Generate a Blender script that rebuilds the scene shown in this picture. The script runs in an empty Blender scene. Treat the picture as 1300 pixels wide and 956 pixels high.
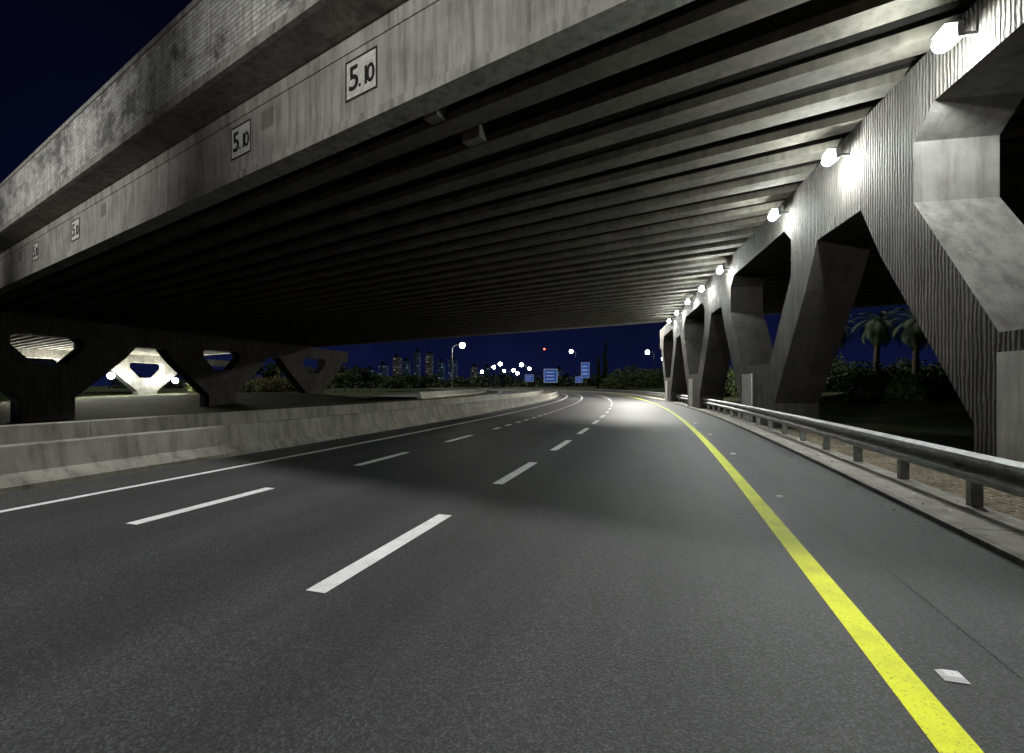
import bpy, math, random
import numpy as np
from mathutils import Vector, Matrix
from mathutils.geometry import tessellate_polygon
rng=np.random.default_rng(7); random.seed(7)
scene=bpy.context.scene
scene.view_settings.view_transform='Standard'; scene.view_settings.look='None'; scene.view_settings.exposure=0
COL=scene.collection
# ------------------------------------------------------------ helpers
def link(o,parent=None):
    COL.objects.link(o)
    if parent: o.parent=parent
    return o
def empty(name,loc=(0,0,0),rz=0,parent=None):
    e=bpy.data.objects.new(name,None); e.location=loc; e.rotation_euler=(0,0,rz); e.empty_display_size=.2
    return link(e,parent)
def mobj(name,v,f,mat=None,parent=None,smooth=False,loc=None,rz=0):
    me=bpy.data.meshes.new(name); me.from_pydata([tuple(map(float,p)) for p in v],[],[tuple(map(int,q)) for q in f]); me.update()
    if mat: me.materials.append(mat)
    if smooth: me.polygons.foreach_set('use_smooth',[True]*len(me.polygons))
    o=bpy.data.objects.new(name,me)
    if loc is not None: o.location=loc
    o.rotation_euler=(0,0,rz)
    return link(o,parent)
def fixn(o):
    import bmesh
    bm=bmesh.new(); bm.from_mesh(o.data); bmesh.ops.recalc_face_normals(bm,faces=bm.faces); bm.to_mesh(o.data); bm.free()
    return o
class MB:
    def __init__(s): s.v=[]; s.f=[]
    def add(s,v,f):
        b=len(s.v); s.v+=list(v); s.f+=[tuple(i+b for i in q) for q in f]
    def box(s,x0,x1,y0,y1,z0,z1):
        v=[(x0,y0,z0),(x1,y0,z0),(x1,y1,z0),(x0,y1,z0),(x0,y0,z1),(x1,y0,z1),(x1,y1,z1),(x0,y1,z1)]
        s.add(v,[(0,3,2,1),(4,5,6,7),(0,1,5,4),(1,2,6,5),(2,3,7,6),(3,0,4,7)])
    def cyl(s,p0,p1,r0,r1,n=10):
        p0=Vector(p0);p1=Vector(p1);d=(p1-p0).normalized()
        a=d.orthogonal().normalized(); b=d.cross(a)
        v=[]
        for p,r in((p0,r0),(p1,r1)):
            for i in range(n):
                t=2*math.pi*i/n; v.append(tuple(p+a*math.cos(t)*r+b*math.sin(t)*r))
        s.add(v,[(i,(i+1)%n,n+(i+1)%n,n+i) for i in range(n)]+[tuple(range(n-1,-1,-1)),tuple(range(n,2*n))])
    def obj(s,name,mat,parent=None,smooth=False,**k): return mobj(name,s.v,s.f,mat,parent,smooth,**k)
# ------------------------------------------------------------ materials
class M:
    def __init__(s,name):
        s.m=bpy.data.materials.new(name); s.m.use_nodes=True; s.n=s.m.node_tree.nodes; s.l=s.m.node_tree.links
        s.b=s.n['Principled BSDF']; s.tc=s.n.new('ShaderNodeTexCoord'); s.co=s.tc.outputs['Object']
    def lk(s,a,b): s.l.new(a,b)
    def map(s,scale=(1,1,1),src=None):
        q=s.n.new('ShaderNodeMapping'); q.inputs['Scale'].default_value=scale; s.lk(src or s.co,q.inputs['Vector']); return q.outputs[0]
    def noise(s,scale,detail=4,rough=.55,vec=None,dist=0):
        q=s.n.new('ShaderNodeTexNoise'); q.inputs['Scale'].default_value=scale; q.inputs['Detail'].default_value=detail
        q.inputs['Roughness'].default_value=rough; q.inputs['Distortion'].default_value=dist
        s.lk(vec or s.co,q.inputs['Vector']); return q.outputs['Fac']
    def vor(s,scale,vec=None,feature='F1'):
        q=s.n.new('ShaderNodeTexVoronoi'); q.feature=feature; q.inputs['Scale'].default_value=scale; s.lk(vec or s.co,q.inputs['Vector']); return q
    def ramp(s,fac,stops):
        q=s.n.new('ShaderNodeValToRGB'); e=q.color_ramp.elements
        while len(e)<len(stops): e.new(.5)
        for el,(p,c) in zip(e,stops):
            el.position=p; el.color=(c if len(c)==4 else (*c,1)) if not isinstance(c,(int,float)) else (c,c,c,1)
        s.lk(fac,q.inputs[0]); return q.outputs[0]
    def mix(s,fac,a,b,mode='MIX'):
        q=s.n.new('ShaderNodeMix'); q.data_type='RGBA'; q.blend_type=mode
        for sock,val in((q.inputs[0],fac),(q.inputs[6],a),(q.inputs[7],b)):
            if isinstance(val,(int,float)): sock.default_value=val if sock==q.inputs[0] else (val,val,val,1)
            elif isinstance(val,tuple): sock.default_value=(*val[:3],1)
            else: s.lk(val,sock)
        return q.outputs[2]
    def math(s,op,a,b=0):
        q=s.n.new('ShaderNodeMath'); q.operation=op
        for i,v in((0,a),(1,b)):
            if isinstance(v,(int,float)): q.inputs[i].default_value=v
            else: s.lk(v,q.inputs[i])
        return q.outputs[0]
    def base(s,c,rough=.8,spec=.3):
        if isinstance(c,tuple): s.b.inputs['Base Color'].default_value=(*c,1)
        else: s.lk(c,s.b.inputs['Base Color'])
        if isinstance(rough,(int,float)): s.b.inputs['Roughness'].default_value=rough
        else: s.lk(rough,s.b.inputs['Roughness'])
        s.b.inputs['Specular IOR Level'].default_value=spec
    def bump(s,h,strength=.3,dist=.02):
        q=s.n.new('ShaderNodeBump'); q.inputs['Strength'].default_value=strength; q.inputs['Distance'].default_value=dist
        s.lk(h,q.inputs['Height']); s.lk(q.outputs[0],s.b.inputs['Normal'])
def m_asphalt(name='asphalt',k=1.):
    a=M(name)
    big=a.ramp(a.noise(.35,3,.6),[(.3,(.034*k,.035*k,.036*k)),(.7,(.048*k,.049*k,.050*k))])
    v=a.vor(95); sp=a.ramp(v.outputs['Color'],[(.25,.62),(.6,1.),(.95,1.95)])
    c=a.mix(1,big,sp,'MULTIPLY')
    cr=a.ramp(a.vor(.4,feature='DISTANCE_TO_EDGE',vec=a.map((1,.35,1))).outputs['Distance'],[(0,.8),(.004,1.)])
    c=a.mix(1,c,cr,'MULTIPLY')
    uv=a.tc.outputs['UV']
    st=a.ramp(a.noise(1.,4,.65,vec=a.map((1.7,.06,1),uv)),[(.3,.78),(.5,1.),(.72,1.2)])
    c=a.mix(1,c,st,'MULTIPLY')
    w=a.n.new('ShaderNodeTexWave'); w.bands_direction='X'; w.inputs['Scale'].default_value=.314/1.75; w.inputs['Distortion'].default_value=.6; w.inputs['Detail'].default_value=2
    a.lk(a.map((1,.05,1),uv),w.inputs['Vector']); c=a.mix(1,c,a.ramp(w.outputs['Fac'],[(0,.86),(1.,1.08)]),'MULTIPLY')
    a.base(c,.62,.35); a.bump(v.outputs['Distance'],.45,.006); return a.m
def m_concrete(name,c0,c1,streak=.6,rib=0,scale=1,rough=.85,bump=True):
    a=M(name)
    n=a.noise(.9*scale,5,.62)
    c=a.ramp(n,[(.28,c0),(.72,c1)])
    st=a.ramp(a.noise(1.5,4,.65,vec=a.map((3.2,3.2,.25))),[(.25,1-streak),(.55,1.),(.8,1.12)])
    c=a.mix(1,c,st,'MULTIPLY')
    a.base(c,rough,.25)
    if rib:
        w=a.n.new('ShaderNodeTexWave'); w.wave_type='BANDS'; w.bands_direction='Y'; w.inputs['Scale'].default_value=rib
        w.inputs['Distortion'].default_value=4.5; w.inputs['Detail'].default_value=4; w.inputs['Detail Scale'].default_value=1.8; w.inputs['Detail Roughness'].default_value=.65
        a.lk(a.map((0,1,.3)),w.inputs['Vector'])
        h=a.math('ADD',a.math('MULTIPLY',w.outputs['Fac'],1.6),a.noise(9,4,.7))
        c2=a.mix(1,c,a.ramp(w.outputs['Fac'],[(0,.42),(.6,1.)]),'MULTIPLY'); a.lk(c2,a.b.inputs['Base Color'])
        a.bump(h,.8,.035)
    elif bump: a.bump(a.noise(14,4,.7),.6,.012)
    return a.m
def m_parapet():
    a=M('parapet_tiles')
    sx=a.n.new('ShaderNodeSeparateXYZ'); a.lk(a.co,sx.inputs[0]); cb=a.n.new('ShaderNodeCombineXYZ')
    a.lk(sx.outputs[0],cb.inputs[0]); a.lk(sx.outputs[2],cb.inputs[1])
    b=a.n.new('ShaderNodeTexBrick'); a.lk(cb.outputs[0],b.inputs['Vector']); b.inputs['Scale'].default_value=1
    b.inputs['Brick Width'].default_value=.42; b.inputs['Row Height'].default_value=.13; b.inputs['Mortar Size'].default_value=.011
    b.inputs['Color1'].default_value=(.48,.48,.46,1); b.inputs['Color2'].default_value=(.35,.35,.33,1); b.inputs['Mortar'].default_value=(.16,.16,.15,1)
    c=a.mix(1,b.outputs['Color'],a.ramp(a.noise(.6,6,.7,vec=a.map((1,1,1.6))),[(.40,.36),(.5,.95),(.62,1.25)]),'MULTIPLY')
    c=a.mix(1,c,a.ramp(a.noise(1.6,6,.7,vec=a.map((2.6,2,.3))),[(.3,.5),(.6,1.05)]),'MULTIPLY')
    a.base(c,.8,.25); a.bump(a.math('ADD',a.math('MULTIPLY',b.outputs['Fac'],-1.5),a.noise(20,4)),.6,.01); return a.m
def m_simple(name,c,rough=.5,metal=0,var=.25,scale=6,spec=.4,bump=0):
    a=M(name); n=a.ramp(a.noise(scale,4,.6),[(.3,1-var),(.7,1+var*.4)])
    a.base(a.mix(1,c,n,'MULTIPLY'),rough,spec); a.b.inputs['Metallic'].default_value=metal
    if bump: a.bump(a.noise(scale*6,4),.4,bump)
    return a.m
def m_paint(name,c):
    a=M(name); w=a.ramp(a.noise(60,4,.75),[(.34,.0),(.44,1.)]); w2=a.ramp(a.noise(3,5,.7),[(.3,.75),(.6,1.)])
    col=a.mix(w,(c[0]*.45+.02,c[1]*.45+.02,c[2]*.45+.02),c); col=a.mix(1,col,w2,'MULTIPLY')
    a.base(col,.6,.3); a.bump(a.noise(140,2),.4,.004); return a.m
def m_leaf(name,c0,c1,c2=None):
    a=M(name); n=a.noise(1.1,3,.6); st=[(.3,c0),(.68,c1)]
    c=a.ramp(n,st); c=a.mix(1,c,a.ramp(a.noise(9,1),[(.3,.55),(.7,1.5)]),'MULTIPLY')
    if c2: c=a.mix(a.ramp(a.noise(5,2,.6),[(.58,0.),(.64,1.)]),c,c2)
    a.base(c,.7,.15); return a.m
def m_emit(name,c,s):
    a=M(name); a.base((.8,.8,.8),.4); a.b.inputs['Emission Color'].default_value=(*c,1); a.b.inputs['Emission Strength'].default_value=s; a.m.cycles.emission_sampling='NONE'; return a.m
def m_gravel():
    a=M('gravel'); v=a.vor(32); c=a.ramp(v.outputs['Color'],[(.1,(.10,.085,.058)),(.5,(.21,.175,.12)),(.9,(.38,.33,.25))])
    c=a.mix(1,c,a.ramp(a.noise(1.2,5,.65),[(.3,.5),(.65,1.15)]),'MULTIPLY'); a.base(c,.95,.1)
    a.bump(v.outputs['Distance'],.9,.03); return a.m
def m_ground():
    a=M('ground_soil'); c=a.ramp(a.noise(.25,6,.65),[(.38,(.014,.02,.008)),(.56,(.028,.032,.014)),(.75,(.065,.055,.035))])
    c=a.mix(1,c,a.ramp(a.noise(6,5,.75),[(.3,.45),(.7,1.4)]),'MULTIPLY'); a.base(c,.95,.1); a.bump(a.noise(5,5,.75),1,.12); return a.m
ASPH=m_asphalt(); ASPH2=m_asphalt('shoulder_asphalt',1.22); GRAV=m_gravel(); GRND=m_ground()
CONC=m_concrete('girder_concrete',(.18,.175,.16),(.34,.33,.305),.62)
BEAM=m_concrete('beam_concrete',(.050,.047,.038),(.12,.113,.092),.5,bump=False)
WEB=m_concrete('shaded_web_concrete',(.012,.011,.010),(.026,.025,.021),.5,bump=False)  # darker copy of the beam concrete: shade between beams put into colour
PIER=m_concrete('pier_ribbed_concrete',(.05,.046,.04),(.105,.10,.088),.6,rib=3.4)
REVEAL=m_concrete('shaded_reveal_concrete',(.018,.017,.015),(.036,.034,.031),.5,bump=False)  # dark copy of pier concrete, shade of the reveals painted in
WINR=m_concrete('lit_reveal_concrete',(.12,.117,.11),(.23,.225,.21),.5)  # lighter copy: lamplight on the window reveals put into the colour
SLAB=m_concrete('slab_concrete',(.010,.0095,.009),(.02,.019,.017),.4,bump=False)  # slab darkened in colour for the shade up between the beams
PATCH=m_concrete('patch_concrete',(.13,.125,.11),(.2,.19,.17),.4)
BARR=m_concrete('barrier_concrete',(.20,.19,.16),(.33,.32,.275),.6)
KERB=m_concrete('kerb_concrete',(.24,.23,.20),(.40,.38,.34),.3,scale=3)
PARA=m_parapet()
WHITE=m_paint('white_road_paint',(.82,.82,.8)); YEL=m_paint('yellow_road_paint',(.78,.84,.012))
STEEL=m_simple('galvanised_steel',(.27,.275,.275),.5,.6,.4,5); POLE=m_simple('pole_steel',(.12,.12,.12),.5,.5,.2)
DARK=m_simple('dark_housing',(.05,.05,.05),.5,.3); GUT=m_simple('gutter_dark',(.015,.015,.015),.9)
BLACK=m_simple('black_paint',(.012,.012,.012),.6); SIGNW=m_simple('sign_white_paint',(.5,.5,.47),.6,0,.35,7)
LEAF=m_leaf('foliage',(.010,.018,.006),(.032,.048,.016)); LEAF2=m_leaf('foliage_light',(.018,.03,.009),(.055,.075,.024))
FLOW=m_leaf('flowering_foliage',(.014,.028,.010),(.045,.07,.022),(.26,.045,.03)); PALM=m_leaf('palm_frond',(.02,.03,.014),(.05,.07,.035))
BARK=m_simple('bark',(.07,.055,.04),.9,0,.5,9,.1,.03)
LAMPW=m_emit('lamp_glass',(.93,1,.95),250); LAMPF=m_emit('distant_lamp_glass',(1,.97,.85),60); REDL=m_emit('red_lamp_glass',(1,.08,.04),12)
# ------------------------------------------------------------ road path
H0=math.radians(17.36); K=math.radians(.165)
DS=.5; SS=np.arange(-80,520+DS,DS)
def heading(s): return H0-K*max(0,s-7) if s<230 else H0-K*223
hd=np.array([heading(s) for s in SS]); px=np.concatenate([[0],np.cumsum(np.sin((hd[1:]+hd[:-1])/2)*DS)]); py=np.concatenate([[0],np.cumsum(np.cos((hd[1:]+hd[:-1])/2)*DS)])
i0=int(80/DS); px-=px[i0]; py-=py[i0]
def P(s,t,z=0):
    x=np.interp(s,SS,px); y=np.interp(s,SS,py); h=np.interp(s,SS,hd)
    return (x+t*math.cos(h), y-t*math.sin(h), z)
def frange(a,b,d):
    n=max(1,int(math.ceil((b-a)/d))); return [a+(b-a)*i/n for i in range(n+1)]
def sweep(mb,prof,s0,s1,ds=2,closed=False,caps=False):
    ss=frange(s0,s1,ds); n=len(prof); b=[]
    for s in ss:
        for t,z in prof: b.append(P(s,t,z))
    f=[]; m=n if closed else n-1
    for i in range(len(ss)-1):
        for j in range(m):
            k=(j+1)%n; f.append((i*n+j,i*n+k,(i+1)*n+k,(i+1)*n+j))
    if caps: f+= [tuple(range(n)),tuple((len(ss)-1)*n+j for j in reversed(range(n)))]
    mb.add(b,f)
def up(o):
    if o.data.polygons and o.data.polygons[0].normal.z<0: o.data.flip_normals()
    return o
def strip(name,t0,t1,s0,s1,z,mat,ds=2):
    mb=MB(); sweep(mb,[(t0,z),(t1,z)],s0,s1,ds); o=up(mb.obj(name,mat))
    ss=frange(s0,s1,ds); uv=o.data.uv_layers.new(name='UVMap')
    for l in o.data.loops:
        vi=l.vertex_index; uv.data[l.index].uv=((t0,t1)[vi%2],ss[vi//2])
    return o
strip('road',-8.75,2.8,-40,420,0,ASPH)
strip('road_shoulder',1.75,2.8,-40,420,.004,ASPH2)
strip('opposite_road',-21,-11.9,-40,420,0,ASPH)
strip('side_road',-36,-27,62,420,0.02,ASPH)
strip('median_gravel',-11.9,-8.75,-40,420,-.006,GRAV)
mb=MB(); s=-30
while s<200: sweep(mb,[(2.86,-.02),(2.86,.05),(2.9,.07),(3.62,.08),(3.66,.04),(3.66,-.05)],s,s+2.985,1.5); s+=3
fixn(mb.obj('kerb',KERB))
strip('gutter',2.8,2.87,-40,300,-.004,GUT)
strip('gravel_verge',3.66,6.6,-40,300,.02,GRAV)
mb=MB()
for i in range(420):
    s=random.uniform(-2,26); t=random.choice([random.uniform(3.7,5.6),random.uniform(3.7,5.6),random.uniform(2.95,3.6),random.uniform(2.55,2.8)])
    x,y,_=P(s,t); r=random.uniform(.008,.028); z=.02 if t>3.66 else(.075 if t>2.86 else .004)
    q=[Vector((random.uniform(.6,1.2)*r*a,random.uniform(.6,1.2)*r*b,random.uniform(.5,.9)*r*c)) for a,b,c in((1,0,0),(-1,0,0),(0,1,0),(0,-1,0),(0,0,1.2),(0,0,-.6))]
    mb.add([(x+p.x,y+p.y,z+p.z) for p in q],[(0,2,4),(2,1,4),(1,3,4),(3,0,4),(2,0,5),(1,2,5),(3,1,5),(0,3,5)])
mb.obj('pebbles',KERB)
# ------------------------------------------------------------ markings
mb=MB(); sweep(mb,[(1.075,.004),(1.25,.004)],-30,330,1.5); up(mb.obj('yellow_edge_line',YEL))
mb=MB(); sweep(mb,[(-7.6,.004),(-7.47,.004)],-30,400,1.5); up(mb.obj('white_edge_line',WHITE))
mb=MB(); s=2.93-4.05*5
while s<220: sweep(mb,[(-2.50,.004),(-2.33,.004)],s,s+2.2,1.1); s+=4.05
up(mb.obj('lane_marking',WHITE))
mb=MB(); s=3.77-4.05*5
while s<14: sweep(mb,[(-5.59,.004),(-5.42,.004)],s,s+1.95,1); s+=4.05
while s<150: sweep(mb,[(-5.57,.004),(-5.41,.004)],s,s+.8,.8); s+=1.5
up(mb.obj('lane_marking',WHITE))
mb=MB()
for t in(-20.6,-12.3): sweep(mb,[(t,.004),(t+.13,.004)],-30,400,3)
s=0
while s<250: sweep(mb,[(-16.5,.004),(-16.35,.004)],s,s+2,2); s+=6
up(mb.obj('opposite_lane_marking',WHITE))
for s in(3.05,7.3,11.6,16,20.5):
    x,y,_=P(s,1.42 if s<4 else 1.5); mb=MB(); 
    mb.add([(-.055,-.05,.004),(.055,-.05,.004),(.055,.05,.004),(-.055,.05,.004),(-.035,-.03,.022),(.035,-.03,.022),(.035,.03,.022),(-.035,.03,.022)],[(4,5,6,7),(0,1,5,4),(1,2,6,5),(2,3,7,6),(3,0,4,7)])
    mb.obj('road_stud',WHITE,loc=(x,y,0),rz=-.3)
# ------------------------------------------------------------ barriers
def barrier(name,tc,s0,s1,h=.64,seg=6):
    mb=MB(); s=s0
    pr=[(.32,-.03),(.32,.07),(.17,.24),(.1,h-.02),(.08,h),(-.08,h),(-.1,h-.02),(-.17,.24),(-.32,.07),(-.32,-.03)]
    while s<s1:
        sweep(mb,[(tc+a,z) for a,z in pr],s,min(s+seg-.01,s1),2,True,True); s+=seg
    return fixn(mb.obj(name,BARR))
barrier('concrete_barrier',-9.12,-32,330)
barrier('concrete_barrier',-11.5,-29,330,.78)
barrier('concrete_barrier',-24.5,55,330,.8)
# ------------------------------------------------------------ guardrail
g=empty('guardrail')
mb=MB()
zz=[.74,.73,.70,.655,.625,.585,.565,.545,.505,.475,.43,.40,.39]; oo=[0,-.02,-.075,-.085,-.075,-.02,-.005,-.02,-.075,-.085,-.075,-.02,0]
front=[(3.40+o,z) for o,z in zip(oo,zz)]; back=[(t+.008,z) for t,z in reversed(front)]
sweep(mb,front+back,-12,230,1.2,True,True); fixn(mb.obj('w_beam',STEEL,g))
mb=MB(); s=7.1-1.75*9
while s<150:
    x,y,_=P(s,3.52); h=np.interp(s,SS,hd); c,sn=math.cos(h),math.sin(h)
    def W(a,b,z): return (x+a*c+b*sn,y-a*sn+b*c,z)
    for(a0,a1,b0,b1,z1) in((-.06,.06,-.05,-.042,.7),(-.06,-.052,-.042,.05,.7),(.052,.06,-.042,.05,.7),(-.115,-.062,-.04,.04,.68)):
        z0=-.1 if z1==.7 else .45
        q=MB(); q.box(a0,a1,b0,b1,z0,z1); mb.add([W(*p) for p in q.v],q.f)
    q=MB(); q.cyl((-.205,0,.565),(-.12,0,.565),.016,.016,6); mb.add([W(*p) for p in q.v],q.f)
    s+=1.75
mb.obj('posts',STEEL,g)
# ------------------------------------------------------------ bridge
AL=math.atan2(-1,1.498); XA=Vector((math.cos(AL),math.sin(AL),0)); NA=Vector((-math.sin(AL),math.cos(AL),0))
O=Vector((0,8.92,0)); 
br=empty('concrete_bridge',O,AL)
XL,XR=-165,48; WID=39.1; ZB=7.6
mb=MB()
mb.box(XL,XR,0,.55,ZB,9.78); mb.box(XL,XR,WID-.55,WID,ZB,9.78)
mb.box(XL,XR,-.05,0,ZB,ZB+.22)
mb.box(XL,XR,-.035,0,9.4,9.78)
mb.obj('edge_girders',CONC,br)
mb=MB(); y=1.29
while y<WID-1:
    w=.27
    pr=[(-w,ZB),(w,ZB),(w,ZB+.2),(.12,ZB+.38),(.12,9.0),(.3,9.2),(.3,9.3),(-.3,9.3),(-.3,9.2),(-.12,9.0),(-.12,ZB+.38),(-w,ZB+.2)]
    v=[(XL,y+a,z) for a,z in pr]+[(XR,y+a,z) for a,z in pr]; n=len(pr)
    mb.add(v,[(i,(i+1)%n,n+(i+1)%n,n+i) for i in range(n)]+[tuple(range(n)),tuple(range(2*n-1,n-1,-1))]); y+=1.29
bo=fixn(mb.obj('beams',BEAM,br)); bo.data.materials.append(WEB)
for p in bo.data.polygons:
    if p.center.z>ZB+.21: p.material_index=1  # webs take the painted-shade colour, flange bottoms stay lighter
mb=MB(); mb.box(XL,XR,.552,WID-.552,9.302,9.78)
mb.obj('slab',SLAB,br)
mb=MB()
for xx in(-3.2,-22,-45,14):
    y=.56
    while y<WID-1.2: 
        mb.box(xx-.14,xx+.14,y+.1,min(y+.62,WID-.56) ,8.1,9.3); y+=1.29
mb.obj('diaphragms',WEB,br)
mb=MB(); mb.box(-2.9,-2.5,.7,1.0,7.62,7.95); mb.box(-2.85,-2.3,2.0,2.3,7.62,7.95); mb.obj('bearing_brackets',PATCH,br)
mb=MB(); mb.box(XL,XR,-1.106,WID+1.1,9.784,10.02)
mb.box(XL,XR,-1.14,-1.0,9.70,9.783)
mb.obj('deck_overhang',CONC,br)
mb=MB(); x=XL
while x<XR:
    mb.box(x,x+3.985,-1.10,-.85,10.024,12.08); mb.box(x,x+3.985,WID+.85,WID+1.1,10.024,12.08); x+=4
mb.obj('parapet',PARA,br)
mb=MB(); mb.box(XL,XR,-1.14,-.80,12.084,12.26); mb.box(XL,XR,WID+.80,WID+1.14,12.084,12.26); mb.obj('parapet_coping',CONC,br)
mb=MB()
for x in(-8.2,-20.8,-34,-46): mb.box(x-.28,x+.28,-.012,-.001,8.7,9.2)
mb.obj('patches',PATCH,br)
def csign(xl,sc=1):
    w,h=.56*sc,.475*sc
    loc=O+XA*xl; e=empty('clearance_sign',(loc.x,loc.y,8.73),AL)
    mb=MB(); mb.box(-w,w,-.018,-.002,-h,h); mb.obj('plate',SIGNW,e)
    mb=MB(); t=.045
    mb.box(-w,w,-.026,-.0185,h-t,h); mb.box(-w,w,-.026,-.0185,-h,-h+t); mb.box(-w,-w+t,-.026,-.0185,-h+t+.001,h-t-.001); mb.box(w-t,w,-.026,-.0185,-h+t+.001,h-t-.001)
    mb.box(-.075,-.005,-.026,-.0185,-.25,-.18)
    mb.obj('border',BLACK,e)
    for txt,x,z,size in(('5',-.45,-.23,.80),('1',.03,-.23,.58),('0',.19,-.23,.58)):
        cu=bpy.data.curves.new('digits','FONT'); cu.body=txt; cu.size=size*sc; cu.extrude=.004; cu.offset=.012
        o=bpy.data.objects.new('digit_'+txt,cu); o.location=(x*sc,-.024,z*sc-.02); o.rotation_euler=(math.pi/2,0,0); cu.materials.append(BLACK); link(o,e)
for x in(-4.21,-9.59,-24.3,-30.8): csign(x)
def pier(parent,uc,st=1.,zb=-.3,half=6.92,thick=1.4,name='pier',hs=1.,hw=2.25,win=None):
    R=[(hw,zb),(hw,.9 if zb>-1 else .4),(4.95,4.3),(5.75,5.55),(half-.003,5.55),(half-.003,ZB-.01)]
    poly=R+[(-a,z) for a,z in R[::-1]]
    hole=[(1.75,2.3),(3.8,5.0),(3.8,6.15),(3.2,6.6),(-3.2,6.6),(-3.8,6.15),(-3.8,5.0),(-1.75,2.3)]
    hole=[(a*hs,5.0+(z-5.0)*hs) for a,z in hole]
    poly=[(a*st,z) for a,z in poly]; hole=[(a*st,z) for a,z in hole]
    loops=[[Vector((a,z,0)) for a,z in poly],[Vector((a,z,0)) for a,z in hole]]
    tris=tessellate_polygon(loops); pts=poly+hole; n=len(pts)
    v=[(0,uc+a,z) for a,z in pts]+[(thick,uc+a,z) for a,z in pts]
    f=[tuple(t) for t in tris]+[tuple(i+n for i in reversed(t)) for t in tris]; mi_=[0]*len(f)
    def ring(b,c,m): 
        for i in range(c): j=(i+1)%c; f.append((b+i,b+j,b+j+n,b+i+n)); mi_.append(m)
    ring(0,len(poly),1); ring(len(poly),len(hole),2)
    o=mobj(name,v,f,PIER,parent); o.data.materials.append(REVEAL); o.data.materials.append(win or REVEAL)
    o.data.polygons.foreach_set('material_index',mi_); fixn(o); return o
RA=-math.atan(.196)
rowR=empty('pier_row_right',(5.85,0,0),RA)
mi=Matrix.Translation(O)@Matrix.Rotation(AL,4,'Z')
def under_bridge(e):
    e.parent=br; e.matrix_parent_inverse=mi.inverted()
under_bridge(rowR)
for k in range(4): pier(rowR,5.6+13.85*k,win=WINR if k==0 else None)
PLA=m_concrete('white_plaster',(.42,.42,.40),(.6,.6,.57),.45)
mb=MB()
for k in range(4):
    u=5.6+13.85*k; mb.box(-.03,-.002,u+.35,u+1.75,.1,2.0)
mb.obj('plaster_pads',PLA,rowR)
RL=-math.atan(.26)
rowL=empty('pier_row_left',(-51.9-1.4,0,0),RL); under_bridge(rowL)
c=1/math.cos(RL)
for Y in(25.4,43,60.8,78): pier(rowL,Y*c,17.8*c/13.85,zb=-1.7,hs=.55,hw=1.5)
rowF=empty('pier_row_far',(-100,0,0),RL); under_bridge(rowF)
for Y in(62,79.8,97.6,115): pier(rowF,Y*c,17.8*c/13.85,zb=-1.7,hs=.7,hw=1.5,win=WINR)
# ------------------------------------------------------------ wall lamps
def sphere(mb,c,r,n=10):
    v=[];f=[]
    for i in range(1,n//2):
        th=math.pi*i/(n//2)
        for j in range(n): ph=2*math.pi*j/n; v.append((c[0]+r*math.sin(th)*math.cos(ph),c[1]+r*math.sin(th)*math.sin(ph),c[2]+r*math.cos(th)))
    m=n//2-1
    for i in range(m-1):
        for j in range(n): f.append((i*n+j,i*n+(j+1)%n,(i+1)*n+(j+1)%n,(i+1)*n+j))
    v+=[(c[0],c[1],c[2]+r),(c[0],c[1],c[2]-r)]
    for j in range(n): f.append((j,m*n,(j+1)%n)[::-1]); f.append(((m-1)*n+j,(m-1)*n+(j+1)%n,m*n+1)[::-1])
    mb.add(v,f)
def light(kind,name,P_,loc,parent=None,r=.1,col=(.95,1,.96)):
    L=bpy.data.lights.new(name,kind); L.energy=P_; L.color=col; L.shadow_soft_size=r
    o=bpy.data.objects.new(name,L); o.location=loc; return link(o,parent)
def wall_lamp(x,y,z,rz,pw,name='wall_lamp',r=.13):
    e=empty(name,(x,y,z),rz)
    mb=MB(); mb.box(.05,.34,-.03,.03,.05,.10); mb.box(-.02,.07,-.17,.17,-.05,.19); mb.box(-.2,-.02,-.19,.19,.16,.19); mb.obj('housing',DARK,e)
    mb=MB(); sphere(mb,(-.13,0,-.03),r,14); mb.obj('lamp_glass',LAMPW,e,True)
    if pw: light('POINT','bulb',pw,(-.12,0,-.24),e,.06)
for (x,y) in((7.36,7.7),(8.0,11.7),(8.6,15.6),(9.8,23),(10.7,27.4),(11.7,32.1),(12.75,37),(13.8,41.6)):
    X=5.85+.196*y-.36; wall_lamp(X,y,7.1-.1*(y<30),RA,540 if y<12 else 330)
for i,px_ in enumerate((58,140,163,196,222)):
    q=(px_-650)/614; y=98/(.26-q)*1.0; x=-98+.26*y
    wall_lamp(x,y,1.5+(490-(475,479,482,484,485)[i])/614*y+.3,RL+math.pi,0,r=.55)
    if i in(0,1,3): light('POINT','underpass_lamp_light',7000,(x+2.5,y,4.4),None,.2,(1,.97,.8))
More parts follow.
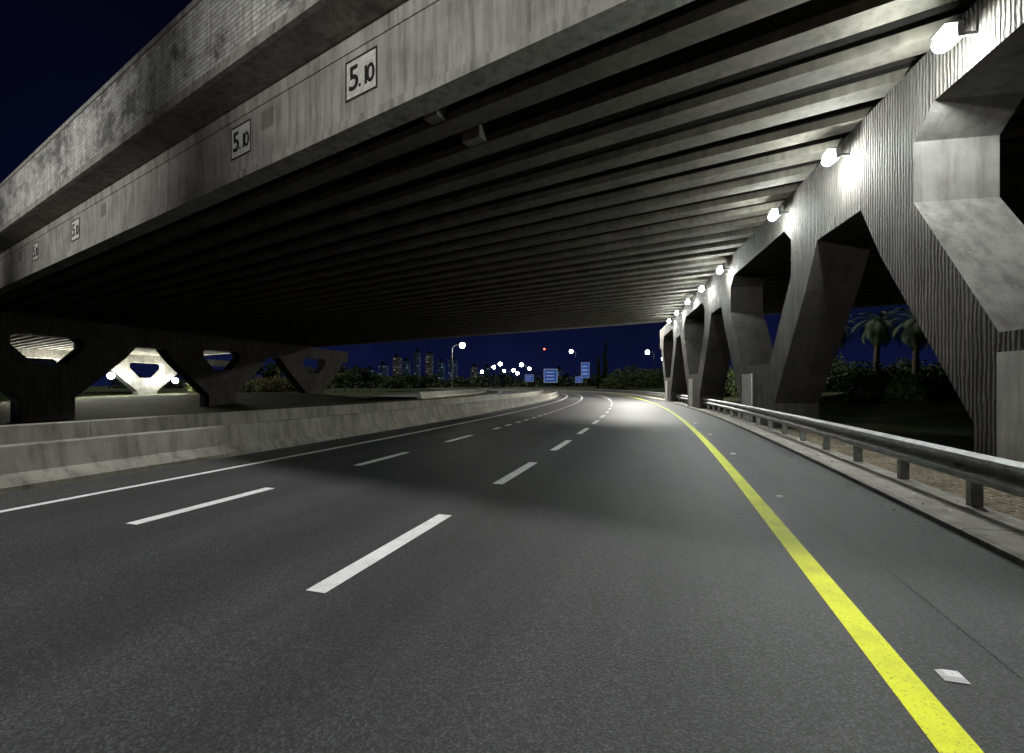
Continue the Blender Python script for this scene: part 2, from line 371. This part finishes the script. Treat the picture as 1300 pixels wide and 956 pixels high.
# ------------------------------------------------------------ street lamps
def street_lamp(x,y,h,side=1,pw=0,name='street_lamp',z0=0,mat=LAMPF,r=.28,spot=None,arm=1.6):
    e=empty(name,(x,y,z0)); mb=MB()
    mb.cyl((0,0,-.3),(0,0,.25),.17,.17); mb.cyl((0,0,.25),(0,0,h-.5),.11,.06); mb.cyl((0,0,h-.5),(side*arm*.35,0,h-.05),.06,.05); mb.cyl((side*arm*.35,0,h-.05),(side*arm,0,h+.05),.05,.045)
    mb.obj('pole',POLE,e)
    mb=MB(); hx=side*(arm+.3); mb.box(hx-.38,hx+.38,-.16,.16,h+.0,h+.14); mb.obj('lamp_head',DARK,e)
    mb=MB(); sphere(mb,(hx,0,h-.06),r*.6 if r<.2 else r,10); mb.obj('lamp_glass',mat,e,True)
    if pw and not spot: light('POINT','bulb',pw,(hx,0,h-.5),e,.25,(1,.98,.9))
    if spot:
        o=light('SPOT','bulb',pw,(hx,0,h-.5),e,.4,(1,.99,.95)); o.data.spot_size=math.radians(spot[1]); o.data.spot_blend=1
        d=Vector(spot[0])-Vector((x+hx,y,h-.5)); o.rotation_euler=d.to_track_quat('-Z','Y').to_euler()
for(ix,iy,Y,pw,sd) in((587,438,90,2500,1),(635,462,180,0,1),(662,463,190,0,-1),(652,470,260,0,1),(725,446,200,0,-1),(822,447,140,2500,-1),(627,466,230,0,1),(672,468,300,0,1),(640,471,320,0,-1),(842,455,190,0,-1),(612,472,340,0,1),(657,474,380,0,1)):
    X=(ix-650)/614*Y; h=1.5+(490-iy)/614*Y; street_lamp(X-sd*1.9,Y,h,sd,pw,r=.36+Y*.0019)
X=(686-650)/614*230; street_lamp(X,230,1.5+47/614*230,1,0,mat=REDL,r=.4)
street_lamp(20.5,56,10.3,-1,17000,arm=6)
for xl in(0,-24,-48):  # unseen floodlights on poles, added and aimed up to light the fascia
    p=O+XA*xl+NA*(-23); tg=O+XA*(xl)+Vector((0,0,11.8))
    street_lamp(p.x,p.y,9.2,1,18500,spot=((tg.x,tg.y,tg.z),64))
# ------------------------------------------------------------ terrain
def sstep(x,a,b):
    t=np.clip((x-a)/(b-a),0,1); return t*t*(3-2*t)
def axis(lo,hi,d,far):
    a=list(np.arange(lo,hi+d,d)); x=hi; st=d
    up_=[]; 
    while x<far: st*=1.25; x+=st; up_.append(x)
    dn=[]; x=lo; st=d
    while x>-far: st*=1.25; x-=st; dn.append(x)
    return np.array(dn[::-1]+a+up_)
gx=axis(-90,60,2.,1800); gy=axis(-20,140,2.,1800)
GX,GY=np.meshgrid(gx,gy)
def st_of(X,Y):
    sub=slice(0,None,4); d=(X[...,None]-px[sub])**2+(Y[...,None]-py[sub])**2
    k=d.argmin(-1); h=hd[sub][k]; t=(X-px[sub][k])*np.cos(h)-(Y-py[sub][k])*np.sin(h); return SS[sub][k],t
S_,T_=st_of(GX,GY)
def gz(X,Y,S,T):
    z=-.05+0*X
    z=z-1.25*sstep(-T,24,34)*(1-sstep(S,45,75))
    z=z+1.0*sstep(T,9,17)*sstep(S,8,22)
    far=sstep(np.abs(T),20,60)
    z=z+far*.5*np.sin(X*.07+1)*np.sin(Y*.06)
    return z
GZ=gz(GX,GY,S_,T_)
ny,nx=GX.shape
idx=np.arange(ny*nx).reshape(ny,nx)
f=np.stack([idx[:-1,:-1],idx[:-1,1:],idx[1:,1:],idx[1:,:-1]],-1).reshape(-1,4)
mobj('ground',np.stack([GX,GY,GZ],-1).reshape(-1,3),f,GRND,smooth=True)
def gh(x,y):
    X=np.array([x]);Y=np.array([y]); s,t=st_of(X,Y); return float(gz(X,Y,s,t)[0])
# ------------------------------------------------------------ vegetation
def leaves(blobs,n,size,asp=1.6):
    B=np.array(blobs,float); vol=B[:,3]*B[:,4]*B[:,5]; k=rng.choice(len(B),n,p=vol**.8/np.sum(vol**.8))
    d=rng.normal(size=(n,3)); d/=np.linalg.norm(d,axis=1,keepdims=True); r=rng.uniform(.15,1,n)**.4
    r*=1+.18*np.sin(d[:,0]*7+k)*np.sin(d[:,2]*6+k*2)
    c=B[k,:3]+d*B[k,3:6]*r[:,None]
    a=rng.normal(size=(n,3)); a/=np.linalg.norm(a,axis=1,keepdims=True); b=np.cross(a,rng.normal(size=(n,3))); b/=np.linalg.norm(b,axis=1,keepdims=True)
    s=size*rng.uniform(.6,1.4,n)[:,None]
    v=np.stack([c-a*s,c-b*s/asp,c+a*s,c+b*s/asp],1).reshape(-1,3)
    return v,np.arange(4*n).reshape(n,4)
def bush(x,y,w,h,mat=LEAF,n=2500,size=.12,name='bush',d=None):
    d=d or w; z=gh(x,y); bl=[]
    for i in range(7): 
        a=random.uniform(0,6.28); q=random.uniform(.1,.6); hh=h*random.uniform(.35,.6)
        bl.append((math.cos(a)*q*w/2,math.sin(a)*q*d/2,hh*.75,w*random.uniform(.18,.32),d*random.uniform(.18,.32),hh*.8))
    v,f=leaves(bl,n,size); v[:,2]=np.maximum(v[:,2],-.05)
    e=empty(name,(x,y,z)); mobj('foliage',v,f,mat,e)
    mb=MB()
    for i in range(6):
        b=bl[i]; mb.cyl((0,0,-.2),(b[0],b[1],b[2]),.05,.015,6)
    mb.obj('stems',BARK,e)
def tree(x,y,h,w,mat=LEAF,n=5000,size=.16,name='tree'):
    z=gh(x,y); e=empty(name,(x,y,z)); mb=MB(); mb.cyl((0,0,-.3),(.1,0,h*.4),.04*h*.5,.025*h*.5,9); bl=[]
    for i in range(9):
        a=i*2.4+random.random(); q=random.uniform(.15,.38)*w; zz=h*random.uniform(.5,.88)
        p=(math.cos(a)*q,math.sin(a)*q,zz); mb.cyl((.1,0,h*random.uniform(.28,.42)),p,.012*h*.6,.02,6)
        bl.append((*p,w*random.uniform(.16,.26),w*random.uniform(.16,.26),h*random.uniform(.09,.15)))
    mb.obj('trunk',BARK,e); v,f=leaves(bl,n,size); mobj('crown',v,f,mat,e)
def cypress(x,y,h,w):
    z=gh(x,y); e=empty('cypress_tree',(x,y,z)); mb=MB(); mb.cyl((0,0,-.3),(0,0,h*.8),.2,.04,8); mb.obj('trunk',BARK,e)
    bl=[(random.uniform(-.1,.1)*w,random.uniform(-.1,.1)*w,h*(.12+.86*i/9),w*.5*(1-.085*i*.9),w*.5*(1-.085*i*.9),h*.09) for i in range(10)]
    v,f=leaves(bl,3500,.16); mobj('crown',v,f,LEAF,e)
def palm(x,y,h,fl=2.7):
    z=gh(x,y); e=empty('palm_tree',(x,y,z)); mb=MB(); n=9; lean=random.uniform(-.3,.3); pts=[(lean*(i/n)**2,0,-.3+(h+.3)*i/n) for i in range(n+1)]
    for i in range(n): mb.cyl(pts[i],pts[i+1],.26-.06*i/n+.03,.22-.05*i/n,10)
    mb.obj('trunk',BARK,e); top=Vector(pts[-1]); V=[];F=[]
    for k in range(44):
        az=k*2.399; el=math.radians(72-120*(k/43)+random.uniform(-8,8)); L=fl*random.uniform(.85,1.1)
        hd_=Vector((math.cos(az),math.sin(az),0)); p=top.copy(); m=16; side=Vector((-math.sin(az),math.cos(az),0))
        ang=el
        for j in range(m):
            d=hd_*math.cos(ang)+Vector((0,0,1))*math.sin(ang); q=p+d*(L/m)
            b=len(V); V+= [tuple(p-side*.02),tuple(p+side*.02),tuple(q+side*.02),tuple(q-side*.02)]; F.append((b,b+1,b+2,b+3))
            ll=.55*math.sin(math.pi*min(1,(j+1.5)/(m+1.5)))+.08
            for sg in(-1,1):
              for hh in(0,.5):
                o=p+(q-p)*hh; tip=o+side*sg*ll*.8+d*ll*.55-Vector((0,0,.18*ll)); b=len(V)
                V+=[tuple(o),tuple(o+d*.07),tuple(tip)]; F.append((b,b+1,b+2))
            p=q; ang-=math.radians(4.5+2.5*math.cos(el))
    mobj('fronds',V,F,PALM,e)
for(ix,Y,h) in((1112,44,6.3),(1162,41,5.9),(1060,50,6.6),(1205,43,5.6),(1025,58,6.8)): palm((ix-650)/614*Y,Y,h)
for ix,Y,w,h in((1010,46,6,3.4),(1045,45,6,3.8),(1080,46,6,3.6),(1120,45,6,3.4),(1160,43,6,3.2),(1200,42,6,3.4),(1235,41,6,3.6),(985,52,7,5),(950,54,6,5),(920,58,6,5.5),(900,64,7,6),(1100,30,3.5,1.1),(1140,28,4,1.3),(1190,27,4,1.4),(1170,29,4,1.2)):
    bush((ix-650)/614*Y,Y,w,h,LEAF2 if random.random()<.4 else LEAF,n=3000,size=.13)
for ix,Y,w,h in((775,128,9,6),(790,130,9,7),(808,132,9,7),(822,124,8,5.5),(835,120,8,6),(850,115,8,7),(868,100,8,6),(885,85,7,6)):
    bush((ix-650)/614*Y,Y,w,h,LEAF2,n=2500,size=.22)
cypress((768-650)/614*150,150,15,2.6); cypress((760-650)/614*155,155,10,2.2)
for ix,Y,w,h in((318,100,8,3.4),(335,98,8,4),(352,100,9,4.4),(370,102,9,3.6),(300,100,8,3),(280,104,8,3.2),(255,108,8,3)):
    bush((ix-650)/614*Y,Y,w,h,FLOW,n=2200,size=.2,name='flowering_bush')
for ix,Y,h,w in((438,125,7.5,8),(455,130,7,7),(470,135,6,7),(395,120,6.5,7),(372,130,7.5,8),(340,135,8,8),(425,118,5,6),(500,150,5.5,8),(520,155,5,8),(545,165,5.5,8)):
    tree((ix-650)/614*Y,Y,h,w,LEAF2 if random.random()<.5 else LEAF,n=2500,size=.26)
bl=[]
for i in range(260):
    a=-260+random.random()*560; Y=310+random.uniform(-30,60); r=random.uniform(3,7)
    bl.append((a,Y,r*.5,r*1.3,r,r*random.uniform(.7,1.3)))
v,f=leaves(bl,30000,.9); mobj('distant_trees',v,f,LEAF)
# ------------------------------------------------------------ city
def m_city(i,tint):
    a=M('city_facade_%d'%i); sx=a.n.new('ShaderNodeSeparateXYZ'); a.lk(a.co,sx.inputs[0])
    hx=a.math('ADD',sx.outputs[0],sx.outputs[1]); 
    fx=a.math('FRACT',a.math('DIVIDE',hx,3.2)); fz=a.math('FRACT',a.math('DIVIDE',sx.outputs[2],3.1))
    ix=a.math('FLOOR',a.math('DIVIDE',hx,3.2)); iz=a.math('FLOOR',a.math('DIVIDE',sx.outputs[2],3.1))
    cb=a.n.new('ShaderNodeCombineXYZ'); a.lk(ix,cb.inputs[0]); a.lk(iz,cb.inputs[1]); cb.inputs[2].default_value=i
    wn=a.n.new('ShaderNodeTexWhiteNoise'); a.lk(cb.outputs[0],wn.inputs['Vector'])
    on=a.math('POWER',a.math('MAXIMUM',a.math('SUBTRACT',wn.outputs['Value'],.5),0),2)
    win=a.math('MULTIPLY',a.math('GREATER_THAN',fx,.4),a.math('GREATER_THAN',fz,.45))
    a.base((.03,.035,.055),.8); a.b.inputs['Emission Color'].default_value=(*tint,1)
    a.lk(a.math('ADD',a.math('MULTIPLY',a.math('MULTIPLY',on,win),1.0),.02),a.b.inputs['Emission Strength']); a.m.cycles.emission_sampling='NONE'; return a.m
CM=[m_city(0,(.3,.45,.8)),m_city(1,(.6,.6,.6)),m_city(2,(.25,.45,.7))]
for i,(x0,x1,yt) in enumerate(((428,440,473),(446,458,467),(464,474,468),(482,492,462),(500,508,452),(512,520,457),(526,533,446),(541,549,448),(556,564,458),(570,580,456),(598,606,464),(614,622,465),(705,715,468))):
    Y=560+20*(i%4); X0=(x0-650)/614*Y; X1=(x1-650)/614*Y; h=1.5+(490-yt)/614*Y
    e=empty('apartment_tower',((X0+X1)/2,Y,-1)); w=(X1-X0)/2; m=CM[i%3]
    mb=MB(); mb.box(-w,w,-6,6,0,h); mb.obj('walls',m,e); 
    mb=MB(); mb.box(-w*.4,w*.4,-3,3,h+.01,h+3.5); mb.box(-w-.4,w+.4,-6.4,6.4,h-.6,h+.005); mb.obj('roof',DARK,e)
    mb=MB()
    for k in range(1,int(h/3.1)): mb.box(-w*.55,w*.1,-7.2,-6.01,k*3.1,k*3.1+1.0)
    mb.obj('balconies',SLAB,e)
# ------------------------------------------------------------ road signs
BLUE=M('glowing_blue_sign'); BLUE.base((.02,.10,.42),.4); BLUE.b.inputs['Emission Color'].default_value=(.02,.12,.6,1); BLUE.b.inputs['Emission Strength'].default_value=.3; BLUE.m.cycles.emission_sampling='NONE'; BLUE=BLUE.m  # panel and legend glow faintly, standing in for light falling on them
SW=m_emit('glowing_sign_legend',(.9,.95,1),.2)
def road_sign(ix,iy,Y,w,h,posts=2,name='direction_sign'):
    X=(ix-650)/614*Y; zc=1.5+(490-iy)/614*Y; e=empty(name,(X,Y,0)); mb=MB()
    for p in((-w*.35,w*.35) if posts==2 else (0,)): mb.cyl((p,.06,-.5),(p,.06,zc+h/2),.06,.06,8)
    mb.obj('posts',POLE,e)
    mb=MB(); mb.box(-w/2,w/2,-.03,.0,zc-h/2,zc+h/2); mb.obj('panel',BLUE,e)
    mb=MB(); t=.03*w
    mb.box(-w/2,w/2,-.04,-.031,zc+h/2-t,zc+h/2); mb.box(-w/2,w/2,-.04,-.031,zc-h/2,zc-h/2+t); mb.box(-w/2,-w/2+t,-.04,-.031,zc-h/2+t,zc+h/2-t); mb.box(w/2-t,w/2,-.04,-.031,zc-h/2+t,zc+h/2-t)
    for r in range(3):
        z=zc+h*(.25-.25*r); x=-w*.32
        while x<w*.2:
            l=w*random.uniform(.05,.1); mb.box(x,x+l,-.04,-.031,z-.035*h,z+.035*h); x+=l+w*.04
    mb.obj('legend',SW,e)
road_sign(699,477,150,4.2,4.2); road_sign(743,470,120,2.0,3.8,1); road_sign(672,480,170,3,2.4); road_sign(735,482,160,2.5,2,1)
# ------------------------------------------------------------ world / sun
w=bpy.data.worlds.new('World'); scene.world=w; w.use_nodes=True; nt=w.node_tree; bg=nt.nodes['Background']
tc=nt.nodes.new('ShaderNodeTexCoord'); sp=nt.nodes.new('ShaderNodeSeparateXYZ'); nt.links.new(tc.outputs['Generated'],sp.inputs[0])
r=nt.nodes.new('ShaderNodeValToRGB'); nt.links.new(sp.outputs[2],r.inputs[0]); e=r.color_ramp.elements
e[0].position=0; e[0].color=(.0045,.0075,.038,1); e[1].position=.7; e[1].color=(.0008,.001,.003,1); q=e.new(.2); q.color=(.0025,.004,.020,1)
ns=nt.nodes.new('ShaderNodeTexNoise'); ns.inputs['Scale'].default_value=2.5; ns.inputs['Detail'].default_value=4; nt.links.new(tc.outputs['Generated'],ns.inputs['Vector'])
mx=nt.nodes.new('ShaderNodeMix'); mx.data_type='RGBA'; mx.blend_type='MULTIPLY'; mx.inputs[0].default_value=.6; nt.links.new(r.outputs[0],mx.inputs[6])
r2=nt.nodes.new('ShaderNodeValToRGB'); nt.links.new(ns.outputs['Fac'],r2.inputs[0]); r2.color_ramp.elements[0].color=(.4,.4,.4,1); r2.color_ramp.elements[0].position=.3; r2.color_ramp.elements[1].position=.7
nt.links.new(r2.outputs[0],mx.inputs[7]); nt.links.new(mx.outputs[2],bg.inputs[0]); bg.inputs[1].default_value=1
L=bpy.data.lights.new('overhead_fill','SUN'); L.energy=2.4; L.angle=math.radians(5); L.color=(1,.99,.97)  # overhead light added to the night scene, standing in for street lighting
so=bpy.data.objects.new('overhead_fill',L); d=-NA*math.sin(math.radians(6.6))+Vector((0,0,-1)); so.rotation_euler=d.to_track_quat('-Z','Y').to_euler(); so.location=(0,0,60); link(so)
cam=bpy.data.cameras.new('camera'); cam.lens=17; cam.sensor_width=36; cam.shift_y=12/1300; cam.clip_end=4000; cam.clip_start=.05
co=bpy.data.objects.new('camera',cam); co.location=(0,0,1.5); co.rotation_euler=(math.pi/2,0,0); link(co); scene.camera=co
